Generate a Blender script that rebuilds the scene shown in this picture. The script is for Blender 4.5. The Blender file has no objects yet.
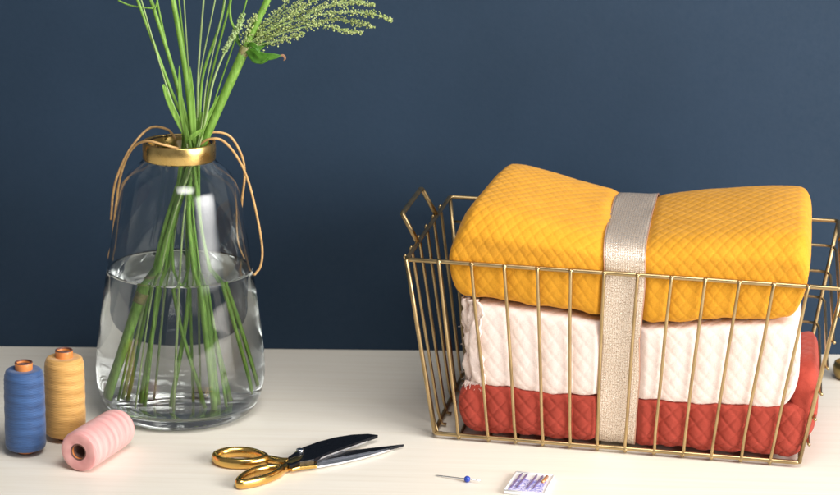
import bpy, math, random
import numpy as np
from mathutils import Vector, Matrix
random.seed(7); rng = np.random.default_rng(7)
SC = bpy.context.scene
COL = SC.collection

# ------------------------------------------------------------------ camera
CAMP = np.array([0, 0, .76]); FPX = 2130.3; PIT = math.radians(14.9757); ROL = .02316
fw = np.array([0, math.cos(PIT), -math.sin(PIT)]); up = np.array([0, math.sin(PIT), math.cos(PIT)]); rt = np.array([1., 0, 0])
r2 = rt*math.cos(ROL)+up*math.sin(ROL); u2 = up*math.cos(ROL)-rt*math.sin(ROL)
cam = bpy.data.cameras.new('camera'); co = bpy.data.objects.new('camera', cam); COL.objects.link(co)
M = Matrix(((r2[0], u2[0], -fw[0], CAMP[0]), (r2[1], u2[1], -fw[1], CAMP[1]), (r2[2], u2[2], -fw[2], CAMP[2]), (0, 0, 0, 1)))
co.matrix_world = M
cam.sensor_width = 36; cam.lens = FPX*36/840; cam.clip_start = .05; cam.clip_end = 50
cam.dof.use_dof = True; cam.dof.focus_distance = 2.13; cam.dof.aperture_fstop = 8
SC.camera = co

# ------------------------------------------------------------------ light
w = bpy.data.worlds.new('World'); SC.world = w; w.use_nodes = True
bg = w.node_tree.nodes['Background']; bg.inputs[0].default_value = (.93, .95, 1, 1); bg.inputs[1].default_value = .18

def area(name, loc, target, sx, sy, power, col):
    l = bpy.data.lights.new(name, 'AREA'); l.shape = 'RECTANGLE'; l.size = sx; l.size_y = sy; l.energy = power; l.color = col
    o = bpy.data.objects.new(name, l); COL.objects.link(o); o.location = loc
    o.rotation_euler = (Vector(target)-Vector(loc)).to_track_quat('-Z', 'Y').to_euler(); return o
wl = area('window_light', (1.95, .78, .92), (.1, 2.1, .1), 2.2, 1.7, 240, (1, .975, .95))
# edge falloff on both lamps, shaped to soften their reflections in the glass
rl = area('room_light', (.25, 1.0, 1.75), (.05, 1.9, 0), 1.2, .9, 66, (1, .97, .93))
for L_ in (wl, rl):
    L_.data.use_nodes = True; nt_ = L_.data.node_tree; em = nt_.nodes['Emission']
    gm = nt_.nodes.new('ShaderNodeNewGeometry'); sx_ = nt_.nodes.new('ShaderNodeSeparateXYZ'); nt_.links.new(gm.outputs['Parametric'], sx_.inputs[0])
    def lm(op, *a):
        x = nt_.nodes.new('ShaderNodeMath'); x.operation = op
        for i, q in enumerate(a):
            if isinstance(q, (int, float)): x.inputs[i].default_value = q
            else: nt_.links.new(q, x.inputs[i])
        return x.outputs[0]
    def edge(c_): return lm('POWER', lm('MAXIMUM', lm('SINE', lm('MULTIPLY', c_, math.pi)), .0), 1.2)
    nt_.links.new(lm('MULTIPLY', edge(sx_.outputs[0]), edge(sx_.outputs[1])), em.inputs['Strength'])

SC.view_settings.view_transform = 'Standard'; SC.view_settings.look = 'None'; SC.view_settings.exposure = .12; SC.view_settings.gamma = 1
cy = SC.cycles
cy.max_bounces = 24; cy.transmission_bounces = 20; cy.glossy_bounces = 8; cy.diffuse_bounces = 4; cy.transparent_max_bounces = 16
cy.caustics_reflective = True; cy.caustics_refractive = True; cy.sample_clamp_indirect = 6; cy.blur_glossy = .3

# ------------------------------------------------------------------ materials
def mat(name, col=(.5, .5, .5), rough=.5, metal=0, spec=.5, **kw):
    m = bpy.data.materials.new(name); m.use_nodes = True
    b = m.node_tree.nodes['Principled BSDF']
    b.inputs['Base Color'].default_value = (*col, 1); b.inputs['Roughness'].default_value = rough
    b.inputs['Metallic'].default_value = metal; b.inputs['Specular IOR Level'].default_value = spec
    for k, v in kw.items(): b.inputs[k.replace('_', ' ')].default_value = v
    return m
class NT:
    def __init__(s, m): s.m = m; s.t = m.node_tree; s.b = s.t.nodes['Principled BSDF']
    def n(s, typ, **kw):
        x = s.t.nodes.new(typ)
        for k, v in kw.items():
            if k in x.inputs.keys(): x.inputs[k].default_value = v
            else: setattr(x, k, v)
        return x
    def l(s, a, b): s.t.links.new(a, b)
    def coord(s, scale=(1, 1, 1), rot=(0, 0, 0), kind='Object'):
        tc = s.n('ShaderNodeTexCoord'); mp = s.n('ShaderNodeMapping'); mp.inputs['Scale'].default_value = scale; mp.inputs['Rotation'].default_value = rot
        s.l(tc.outputs[kind], mp.inputs[0]); return mp.outputs[0]
    def noise(s, vec, scale, detail=4, rough=.5):
        x = s.n('ShaderNodeTexNoise'); x.inputs['Scale'].default_value = scale; x.inputs['Detail'].default_value = detail; x.inputs['Roughness'].default_value = rough
        s.l(vec, x.inputs['Vector']); return x.outputs[0]
    def ramp(s, fac, stops):
        x = s.n('ShaderNodeValToRGB'); s.l(fac, x.inputs[0]); e = x.color_ramp.elements
        while len(e) < len(stops): e.new(.5)
        for i, (p, c) in enumerate(stops):
            e[i].position = p; e[i].color = (*c, 1) if len(c) == 3 else c
        return x.outputs[0]
    def bump(s, h, strength, dist, prev=None):
        x = s.n('ShaderNodeBump'); x.inputs['Strength'].default_value = strength; x.inputs['Distance'].default_value = dist
        s.l(h, x.inputs['Height'])
        if prev is not None: s.l(prev, x.inputs['Normal'])
        return x.outputs[0]
    def mul(s, a, b, mode='MULTIPLY', fac=1):
        x = s.n('ShaderNodeMix', data_type='RGBA', blend_type=mode); x.inputs[0].default_value = fac
        s.l(a, x.inputs[6]); s.l(b, x.inputs[7]); return x.outputs[2]

def sr(r, g, b):
    f = lambda c: ((c/255+.055)/1.055)**2.4 if c > 10 else c/255/12.92
    return (f(r), f(g), f(b))

# navy painted wall
m_wall = mat('navy_paint', rough=.6, spec=.25); k = NT(m_wall); v = k.coord()
n1 = k.noise(v, 3.5, 8, .68); n2 = k.noise(v, 170, 3, .6)
c = k.ramp(n1, [(.3, (.0108, .0272, .0515)), (.7, (.0155, .0345, .0645))])
vo = k.n('ShaderNodeTexVoronoi'); vo.inputs['Scale'].default_value = 9; k.l(v, vo.inputs['Vector'])
sp = k.ramp(vo.outputs['Distance'], [(.0, (1, 1, 1)), (.018, (1, 1, 1)), (.03, (0, 0, 0))])
n3 = k.noise(k.coord((1, 1, 1)), 5, 2); gate = k.ramp(n3, [(.5, (0, 0, 0)), (.62, (.8, .8, .8))])
spk = k.mul(sp, gate)
mx = k.n('ShaderNodeMix', data_type='RGBA'); k.l(spk, mx.inputs[0]); k.l(c, mx.inputs[6]); mx.inputs[7].default_value = (.09, .13, .18, 1)
k.l(mx.outputs[2], k.b.inputs['Base Color'])
k.l(k.ramp(n2, [(.3, (.56,)*3), (.7, (.72,)*3)]), k.b.inputs['Roughness'])
k.l(k.bump(n2, .2, .0008), k.b.inputs['Normal'])

# bleached wood table
m_table = mat('bleached_wood', rough=.42, spec=.4); k = NT(m_table)
g1 = k.noise(k.coord((1.1, 26, 1)), 4, 8, .62); g2 = k.noise(k.coord((2, 140, 1)), 5, 4, .6); g3 = k.noise(k.coord((.7, 3, 1)), 2, 3)
c1 = k.ramp(g1, [(.25, sr(234, 226, 212)), (.5, sr(241, 235, 223)), (.8, sr(246, 241, 231))])
c2 = k.ramp(g2, [(.3, (.955, .95, .94)), (.6, (1, 1, 1))])
c3 = k.ramp(g3, [(.3, (.95, .945, .93)), (.7, (1, 1, 1))])
g4 = k.noise(k.coord((9, 420, 1)), 6, 2, .5); c4 = k.ramp(g4, [(.24, (.86, .83, .78)), (.32, (1, 1, 1))])
k.l(k.mul(k.mul(k.mul(c1, c2), c3), c4), k.b.inputs['Base Color'])
k.l(k.ramp(g1, [(.2, (.5,)*3), (.8, (.36,)*3)]), k.b.inputs['Roughness'])
k.l(k.bump(g2, .12, .0006), k.b.inputs['Normal'])

def fabric(name, col, col2, sheen=.08):
    m = mat(name, col, rough=.85, spec=.2); k = NT(m)
    m.node_tree.nodes['Principled BSDF'].inputs['Sheen Weight'].default_value = sheen
    m.node_tree.nodes['Principled BSDF'].inputs['Sheen Roughness'].default_value = .5
    v = k.coord(); n = k.noise(v, 45, 4); f = k.noise(v, 900, 2, .7)
    c = k.ramp(n, [(.3, col), (.7, col2)])
    c2 = k.ramp(f, [(.3, (.86,)*3), (.65, (1.0,)*3)])
    k.l(k.mul(c, c2), k.b.inputs['Base Color'])
    k.l(k.bump(f, .5, .0006), k.b.inputs['Normal'])
    return m
m_yel = fabric('mustard_quilted_jersey', (.69, .310, .018), (.76, .352, .026))
m_pink = fabric('blush_quilted_jersey', (.92, .76, .69), (.95, .81, .75))
m_red = fabric('rust_quilted_jersey', (.35, .048, .030), (.42, .062, .040))

m_wire = mat('brass_wire', (.56, .38, .17), rough=.33, metal=1); k = NT(m_wire)
v = k.coord(); n = k.noise(v, 30, 4)
k.l(k.ramp(n, [(.3, (.36, .26, .13)), (.7, (.54, .40, .21))]), k.b.inputs['Base Color'])
k.l(k.ramp(k.noise(v, 120, 3), [(.3, (.28,)*3), (.7, (.45,)*3)]), k.b.inputs['Roughness'])

m_brass = mat('brushed_brass', (.72, .46, .15), rough=.28, metal=1); k = NT(m_brass)
n = k.noise(k.coord((1, 1, 1)), 90, 3)
k.l(k.ramp(n, [(.3, (.68, .46, .16)), (.7, (.76, .53, .20))]), k.b.inputs['Base Color'])
k.l(k.ramp(n, [(.3, (.24,)*3), (.7, (.36,)*3)]), k.b.inputs['Roughness'])
m_gold = mat('polished_gold', (.74, .47, .14), rough=.14, metal=1); k = NT(m_gold)
n = k.noise(k.coord(), 55, 6, .7); k.l(k.ramp(n, [(.3, (.10,)*3), (.7, (.34,)*3)]), k.b.inputs['Roughness'])
m_black = mat('black_steel', (.012, .014, .02), rough=.3, metal=.6); k = NT(m_black)
n = k.noise(k.coord((1, 1, 1)), 200, 3); k.l(k.ramp(n, [(.3, (.25,)*3), (.7, (.42,)*3)]), k.b.inputs['Roughness'])
m_edge = mat('ground_steel', (.86, .88, .92), rough=.42, metal=1); k = NT(m_edge)
n = k.noise(k.coord((30, 3, 1)), 60, 2); k.l(k.ramp(n, [(.3, (.34,)*3), (.7, (.5,)*3)]), k.b.inputs['Roughness'])
m_steel = mat('polished_steel', (.80, .82, .86), rough=.18, metal=1); k = NT(m_steel)
n = k.noise(k.coord((1, 30, 1)), 100, 2); k.l(k.ramp(n, [(.3, (.14,)*3), (.7, (.28,)*3)]), k.b.inputs['Roughness'])

def glassmat(name, ior, col, rough=0):
    m = mat(name, col, rough=rough); b = m.node_tree.nodes['Principled BSDF']
    b.inputs['Transmission Weight'].default_value = 1; b.inputs['IOR'].default_value = ior; b.inputs['Specular IOR Level'].default_value = .5
    return m
m_glass = glassmat('clear_glass', 1.47, (.94, .955, .95)); k = NT(m_glass)
n = k.noise(k.coord((1, 1, .35)), 14, 2); k.l(k.bump(n, .05, .003), k.b.inputs['Normal'])
m_water = glassmat('water', 1.333, (.985, .99, .985))

def plantmat(name, a, b, scale=(1, 1, .08), s=700):
    m = mat(name, a, rough=.45, spec=.35); k = NT(m)
    v = k.coord(scale); n = k.noise(v, s, 3); n2 = k.noise(k.coord(), 35, 3)
    c = k.ramp(n, [(.3, a), (.7, b)]); c2 = k.ramp(n2, [(.3, (.72, .78, .6)), (.7, (1, 1, 1))])
    k.l(k.mul(c, c2), k.b.inputs['Base Color']); k.l(k.bump(n, .3, .0005), k.b.inputs['Normal'])
    k.b.inputs['Subsurface Weight'].default_value = .12; k.b.inputs['Subsurface Radius'].default_value = (.003, .006, .001)
    return m
m_stem = plantmat('green_stem', (.13, .28, .035), (.28, .47, .10))
m_stem2 = plantmat('pale_stem', (.27, .38, .14), (.42, .52, .27))
m_leaf = plantmat('green_leaf', (.05, .16, .018), (.12, .30, .035), (1, 1, 1), 180)
m_flower = plantmat('flower_green', (.27, .36, .10), (.60, .64, .32), (1, 1, 1), 400)
m_node = plantmat('stem_node', (.20, .22, .08), (.38, .30, .16), (1, 1, 1), 300)
m_dry = plantmat('dry_tip', (.30, .14, .09), (.42, .22, .14), (1, 1, 1), 300)
m_cord = mat('tan_leather', (.42, .19, .07), rough=.5); k = NT(m_cord)
n = k.noise(k.coord(), 300, 3); k.l(k.ramp(n, [(.3, (.46, .25, .085)), (.7, (.68, .42, .17))]), k.b.inputs['Base Color']); k.l(k.bump(n, .3, .0005), k.b.inputs['Normal'])

def threadmat(name, dark, light, axis_scale=1):
    m = mat(name, light, rough=.6, spec=.35); k = NT(m)
    m.node_tree.nodes['Principled BSDF'].inputs['Sheen Weight'].default_value = .25
    tc = k.n('ShaderNodeTexCoord'); sep = k.n('ShaderNodeSeparateXYZ'); k.l(tc.outputs['UV'], sep.inputs[0])
    def math_(op, a, b=None):
        x = k.n('ShaderNodeMath', operation=op)
        for i, q in enumerate((a, b)):
            if q is None: continue
            if isinstance(q, (int, float)): x.inputs[i].default_value = q
            else: k.l(q, x.inputs[i])
        return x.outputs[0]
    # helical windings: two crossing sets
    a = math_('SINE', math_('MULTIPLY', math_('MULTIPLY', sep.outputs[1], 1), 2*math.pi*85))
    b = math_('SINE', math_('MULTIPLY', math_('MULTIPLY', sep.outputs[1], 1), 2*math.pi*9))
    so = k.n('ShaderNodeSeparateXYZ'); k.l(tc.outputs['Object'], so.inputs[0])
    th = math_('ARCTAN2', so.outputs[1], so.outputs[0])
    h1 = math_('SINE', math_('ADD', math_('MULTIPLY', so.outputs[2], 2*math.pi*620), math_('MULTIPLY', th, 5)))
    h2 = math_('SINE', math_('SUBTRACT', math_('MULTIPLY', so.outputs[2], 2*math.pi*560), math_('MULTIPLY', th, 7)))
    h3 = math_('SINE', math_('ADD', math_('MULTIPLY', so.outputs[2], 2*math.pi*95), math_('MULTIPLY', th, 2)))
    a = math_('MULTIPLY', math_('ADD', h1, h2), .6); b = math_('ADD', b, h3)
    mp = k.n('ShaderNodeMapping'); mp.inputs['Scale'].default_value = (22, 22, 270); mp.inputs['Rotation'].default_value = (.10, .07, 0); k.l(tc.outputs['Object'], mp.inputs[0])
    n = k.noise(mp.outputs[0], 1, 4, .6)
    fac = math_('ADD', math_('MULTIPLY', n, .8), math_('ADD', math_('MULTIPLY', b, .06), math_('MULTIPLY', a, .07)))
    k.l(k.ramp(fac, [(.15, dark), (.6, light)]), k.b.inputs['Base Color'])
    bb = k.bump(a, .35, .0003); k.l(k.bump(fac, .2, .0006, bb), k.b.inputs['Normal'])
    return m
m_tblue = threadmat('blue_thread', (.020, .055, .155), (.045, .115, .29))
m_tgold = threadmat('ochre_thread', (.50, .26, .06), (.74, .42, .13))
m_tpink = threadmat('pink_thread', (.66, .27, .26), (.86, .46, .43))
m_tube = mat('orange_plastic', (.72, .25, .065), rough=.4); k = NT(m_tube)
n = k.noise(k.coord(), 80, 3); k.l(k.ramp(n, [(.3, (.66, .21, .05)), (.7, (.80, .30, .09))]), k.b.inputs['Base Color'])
m_rim_and_shade = mat('tube_rim_and_bore_shade', (.12, .055, .04), rough=.5); k = NT(m_rim_and_shade)  # dark brown of the tube rims, also used as painted shade in the bore
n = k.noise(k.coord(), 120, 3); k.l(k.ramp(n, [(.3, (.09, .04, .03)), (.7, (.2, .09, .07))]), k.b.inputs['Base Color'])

# glitter ribbon
m_rib = mat('metallic_ribbon', (.7, .62, .56), rough=.42, metal=.35); k = NT(m_rib)
tc = k.n('ShaderNodeTexCoord')
def uvmap(sc):
    mp = k.n('ShaderNodeMapping'); mp.inputs['Scale'].default_value = sc; k.l(tc.outputs['UV'], mp.inputs[0]); return mp.outputs[0]
n = k.noise(uvmap((850, 560, 1)), 1, 3, .8)
wv = k.n('ShaderNodeTexWave', bands_direction='X'); wv.inputs['Scale'].default_value = 1; wv.inputs['Distortion'].default_value = 1.5; k.l(uvmap((130, 30, 1)), wv.inputs['Vector'])
wv2 = k.n('ShaderNodeTexWave', bands_direction='Y'); wv2.inputs['Scale'].default_value = 1; wv2.inputs['Distortion'].default_value = 2.5; k.l(uvmap((40, 170, 1)), wv2.inputs['Vector'])
ww = k.mul(wv.outputs[0], wv2.outputs[0])
c = k.ramp(n, [(.36, (.32, .20, .12)), (.47, (.70, .56, .43)), (.58, (1.0, .93, .84))])
c2 = k.ramp(ww, [(0, (.62, .55, .5)), (.6, (1, 1, 1))])
k.l(k.mul(c, c2, fac=.35), k.b.inputs['Base Color'])
k.l(k.ramp(n, [(.42, (.1,)*3), (.58, (.75,)*3)]), k.b.inputs['Metallic'])
k.l(k.ramp(n, [(.4, (.5,)*3), (.6, (.22,)*3)]), k.b.inputs['Roughness'])
b1 = k.bump(ww, .5, .0005); k.l(k.bump(n, .8, .0007, b1), k.b.inputs['Normal'])
m_ribedge = mat('rose_selvedge', (.60, .34, .24), rough=.45, metal=.3)

m_bead = mat('blue_bead', (.02, .06, .42), rough=.2); m_case = mat('white_plastic', (.82, .81, .80), rough=.3)
k = NT(m_case); n = k.noise(k.coord(), 60, 2); k.l(k.ramp(n, [(.3, (.78, .77, .77)), (.7, (.86, .85, .84))]), k.b.inputs['Base Color'])
m_print = mat('violet_print', (.42, .42, .75), rough=.4); k = NT(m_print)
n = k.noise(k.coord((1, 1, 1)), 420, 2, .7)
k.l(k.ramp(n, [(.44, (.30, .30, .68)), (.52, (.62, .61, .84)), (.6, (.78, .77, .88))]), k.b.inputs['Base Color'])
m_needle = mat('needle_violet_steel', (.22, .17, .36), rough=.3, metal=.5); m_copper = mat('copper_needle', (.62, .30, .14), rough=.3, metal=.6)
m_ink = mat('blue_ink', (.12, .12, .50), rough=.5)
m_pot = mat('antique_brass', (.40, .28, .10), rough=.35, metal=.9); k = NT(m_pot)
n = k.noise(k.coord(), 60, 3); k.l(k.ramp(n, [(.3, (.26, .17, .06)), (.7, (.50, .36, .14))]), k.b.inputs['Base Color'])

# ------------------------------------------------------------------ builders
def tag(o, label=None, cat=None, group=None, kind=None):
    if label: o['label'] = label
    if cat: o['category'] = cat
    if group: o['group'] = group
    if kind: o['kind'] = kind
    return o
def root_of(o):
    while o.parent: o = o.parent
    return o
def empty(name, loc, label, cat, group=None):
    o = bpy.data.objects.new(name, None); COL.objects.link(o); o.location = loc; o.empty_display_size = .02
    return tag(o, label, cat, group)
def mesh(name, V, F, m, parent=None, smooth=True, uv=None, base=None):
    """V in world metres; becomes a child of parent (origin at its thing's base) or a top-level mesh based at `base`"""
    V = np.asarray(V, float)
    o0 = np.array(root_of(parent).location) if parent else np.array(base if base is not None else (0, 0, 0))
    me = bpy.data.meshes.new(name); me.from_pydata((V-o0).tolist(), [], [tuple(int(i) for i in f) for f in F])
    me.update()
    if smooth: me.polygons.foreach_set('use_smooth', [True]*len(me.polygons))
    if uv is not None:
        L = me.uv_layers.new(name='UVMap'); idx = np.zeros(len(me.loops), int); me.loops.foreach_get('vertex_index', idx)
        L.data.foreach_set('uv', np.asarray(uv, float)[idx].ravel())
    me.materials.append(m)
    o = bpy.data.objects.new(name, me); COL.objects.link(o)
    if parent: o.parent = parent
    else: o.location = o0
    return o
def join(parts):
    V = []; F = []; n = 0
    for v, f in parts:
        V += [tuple(x) for x in v]; F += [tuple(i+n for i in q) for q in f]; n += len(v)
    return V, F
def catmull(P, n=8, closed=False):
    P = np.asarray(P, float)
    if closed: Q = np.vstack([P[-1], P, P[0], P[1]])
    else: Q = np.vstack([2*P[0]-P[1], P, 2*P[-1]-P[-2]])
    out = []
    for i in range(1, len(Q)-2):
        a, b, c_, d = Q[i-1:i+3]
        for t in np.arange(n)/n:
            out.append(.5*(2*b+(c_-a)*t+(2*a-5*b+4*c_-d)*t*t+(3*b-a-3*c_+d)*t**3))
    if not closed: out.append(P[-1])
    return np.array(out)
def tube(P, r, n=10, closed=False, flat=1.0, upv=None):
    """swept tube; r scalar or per-point; flat squeezes the second axis"""
    P = np.asarray(P, float); m = len(P)
    R = np.full(m, r) if np.isscalar(r) else np.asarray(r, float)
    T = np.gradient(P, axis=0) if not closed else (np.roll(P, -1, 0)-np.roll(P, 1, 0))
    T /= np.linalg.norm(T, axis=1)[:, None]+1e-12
    N = np.zeros_like(P)
    a = np.array(upv if upv is not None else ((0, 0, 1) if abs(T[0][2]) < .9 else (1, 0, 0)), float)
    for i in range(m):
        if upv is not None: a = np.array(upv, float)
        nn = a-T[i]*np.dot(a, T[i]); nn /= np.linalg.norm(nn)+1e-12; N[i] = nn; a = nn
    B = np.cross(T, N)
    V = []; F = []
    for i in range(m):
        for j in range(n):
            an = 2*math.pi*j/n
            V.append(P[i]+R[i]*(math.cos(an)*N[i]+math.sin(an)*flat*B[i]))
    mm = m if closed else m-1
    for i in range(mm):
        for j in range(n):
            F.append((i*n+j, i*n+(j+1) % n, ((i+1) % m)*n+(j+1) % n, ((i+1) % m)*n+j))
    if not closed:
        F.append(tuple(range(n))[::-1]); F.append(tuple((m-1)*n+j for j in range(n)))
    return V, F
def lathe(prof, c, n=96, axis=None, closed=False):
    """revolve (r,z) profile about the vertical through c; uv = angle*r, z"""
    V = []; F = []; U = []
    for r, z in prof:
        for j in range(n):
            a = 2*math.pi*j/n; V.append((c[0]+r*math.cos(a), c[1]+r*math.sin(a), c[2]+z)); U.append((0, z*10))
    m = len(prof)
    for i in range(m if closed else m-1):
        for j in range(n):
            i2 = (i+1) % m
            F.append((i*n+j, i*n+(j+1) % n, i2*n+(j+1) % n, i2*n+j))
    return V, F, U
def box(c, s, rz=0):
    V = []; cs, sn = math.cos(rz), math.sin(rz)
    for dx in (-.5, .5):
        for dy in (-.5, .5):
            for dz in (-.5, .5):
                x, y = dx*s[0], dy*s[1]; V.append((c[0]+cs*x-sn*y, c[1]+sn*x+cs*y, c[2]+dz*s[2]))
    return V, [(0, 1, 3, 2), (4, 6, 7, 5), (0, 4, 5, 1), (2, 3, 7, 6), (0, 2, 6, 4), (1, 5, 7, 3)]
def bevel(o, w_, seg=2):
    b = o.modifiers.new('bevel', 'BEVEL'); b.width = w_; b.segments = seg; b.limit_method = 'ANGLE'
def prism(poly, z0, z1):
    n = len(poly); V = [(x, y, z0) for x, y in poly]+[(x, y, z1) for x, y in poly]
    F = [tuple(range(n))[::-1], tuple(range(n, 2*n))]+[(i, (i+1) % n, n+(i+1) % n, n+i) for i in range(n)]
    return V, F

# ------------------------------------------------------------------ setting
WY, WS = 3.1271*.76, math.tan(.0437)
wa = math.atan(WS)
V_, F_ = box((0-math.sin(wa)*.05, WY+.05*math.cos(wa), 1.0), (6, .1, 3.6), wa)
tag(mesh('wall', V_, F_, m_wall, smooth=False), kind='structure')
o = mesh('table_top', [(-1.6, .9, -.03), (1.7, .9, -.03), (1.7, WY+WS*1.7-.001, -.03), (-1.6, WY-WS*1.6-.001, -.03),
                       (-1.6, .9, 0), (1.7, .9, 0), (1.7, WY+WS*1.7-.001, 0), (-1.6, WY-WS*1.6-.001, 0)],
         [(3, 2, 1, 0), (4, 5, 6, 7), (0, 1, 5, 4), (1, 2, 6, 5), (2, 3, 7, 6), (3, 0, 4, 7)], m_table, smooth=False)
tag(o, kind='structure')

# ------------------------------------------------------------------ basket frame of reference
B0 = np.array([.0198, 2.0786, 0]); YAW = -.167
ex = np.array([math.cos(YAW), math.sin(YAW), 0]); ey = np.array([-math.sin(YAW), math.cos(YAW), 0]); ez = np.array([0, 0, 1.])
W, D, EW, ED, H = .3716, .2181, .0289, .0281, .1976
def G(p, q, z): return B0+ex*p+ey*q+ez*z
def Garr(p, q, z): return B0+p[..., None]*ex+q[..., None]*ey+z[..., None]*ez
RW, RR = .00175, .0023
bask = empty('wire_basket', G(W/2, D/2, 0), 'brass wire basket with flared sides holding the three folded quilted blankets', 'basket')
def rect(z, r, rad, name):
    fx = z/H
    P = []
    cs = [(-EW*fx, -ED*fx, 1, 1), (W+EW*fx, -ED*fx, -1, 1), (W+EW*fx, D+ED*fx, -1, -1), (-EW*fx, D+ED*fx, 1, -1)]
    for i, (p, q, sx, sy) in enumerate(cs):
        ctr = (p+sx*rad, q+sy*rad)
        a0 = [math.pi, 1.5*math.pi, 0, .5*math.pi][i]
        for t in np.linspace(0, math.pi/2, 5): P.append(G(ctr[0]+rad*math.cos(a0+t), ctr[1]+rad*math.sin(a0+t), z))
    V, F = tube(P, r, 10, closed=True); return mesh(name, V, F, m_wire, bask)
rect(H, RR, .005, 'top_rim'); rect(.0062, RR, .005, 'bottom_frame')
# front wires: hooked on the rim, down the front, under the bottom frame to the back
NW = 13
for i in range(1, NW):
    f = i/NW; pb = W*f - .0035*(1-abs(2*f-1)) + (-.003 if i == 1 else 0); pt = -EW+(W+2*EW)*f
    P = [G(pt, -ED-.0008, H+.0012), G(pt, -ED-.0026, H-.001)]
    P += [G(pt+(pb-pt)*t, -(ED)*(1-t)-.0012-.0014*(1-t), H*(1-t)+.006*t) for t in (.05, .3, .6, .9, .97)]
    P += [G(pb, -.001, .0030), G(pb, .004, .0019), G(pb, D*.5, .0019), G(pb, D, .0019)]
    P = [q_ if n_q in (0, 1, 2) or n_q > 6 else q_+ex*random.uniform(-.0006, .0006) for n_q, q_ in enumerate(P)]
    tb = tube(P, RW*random.uniform(.97, 1.03), 10); wl_ = []
    for c_ in (G(pt, -ED-.0012, H-.0002), G(pb, -.0008, .0052)):
        V, F, _ = lathe([(max(.0027*math.sin(t)*random.uniform(.9, 1.1), .0001), -.0027*math.cos(t)) for t in np.linspace(0, math.pi, 8)], c_, 12); wl_.append((V, F))
    V, F = join([tb]+wl_); mesh('wire', V, F, m_wire, bask)
# left face wires
for i, f in enumerate((.045, .17, .33, .5, .66, .83)):
    qb = D*f; qt = -ED+(D+2*ED)*f
    P = [G(-EW-.0025, qt, H+.0012), G(-EW-.0040, qt, H-.0005)]+[G(-EW*(1-t)-.003*(1-t)-.001*t, qt+(qb-qt)*t, H*(1-t)+.007*t) for t in (.04, .3, .6, .95)]
    P += [G(.001, qb, .0036), G(.006, qb, .0032)]
    V, F = tube(P, RW, 10); mesh('wire', V, F, m_wire, bask)
# corner posts
for (sx, sy) in ((0, 0), (1, 0), (1, 1), (0, 1)):
    P = [G((W if sx else 0)+(1 if sx else -1)*EW*t, (D if sy else 0)+(1 if sy else -1)*ED*t, .006+(H-.006)*t) for t in np.linspace(0, 1, 4)]
    V, F = tube(P, RR*.98, 10); mesh('corner_post', V, F, m_wire, bask)
# horizontal wires round the right side and the back
for kz in range(1, 7):
    z = H*kz/7; t = z/H
    pr, qf, qb, pl = W+EW*t+.0035, -ED*t, D+ED*t+.0035, -EW*t
    P = [G(pr+.001, qf-.004, z), G(pr, qf, z)]
    P += [G(pr, qf+(qb-qf)*s, z) for s in (.3, .6, .93)]+[G(pr-.003, qb-.003, z), G(pr-.012, qb, z)]
    P += [G(pr+(pl-pr)*s, qb, z) for s in (.3, .6, .9, 1)]
    V, F = tube(P, RW*.9, 8); mesh('wire', V, F, m_wire, bask)
# handles
for side in (0, 1):
    sgn = -1 if side == 0 else 1; pe = -EW if side == 0 else W+EW
    q0, q1 = .037, .155
    a, b = G(pe, q0, H+.001), G(pe, q1, H+.001)
    A, B_ = G(pe+sgn*.0170, q0+.0010, H+.0300), G(pe+sgn*.0170, q1-.0005, H+.0300)
    def mix(u, v_, t): return u+(v_-u)*t
    P = [a, mix(a, A, .5), mix(a, A, .88), mix(a, A, .97)+(B_-A)*.01, mix(A, B_, .045), mix(A, B_, .5), mix(A, B_, .955), mix(b, B_, .97)-(B_-A)*.01, mix(b, B_, .88), mix(b, B_, .5), b]
    V, F = tube(P, .0026, 10); mesh('handle', V, F, m_wire, bask)

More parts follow.
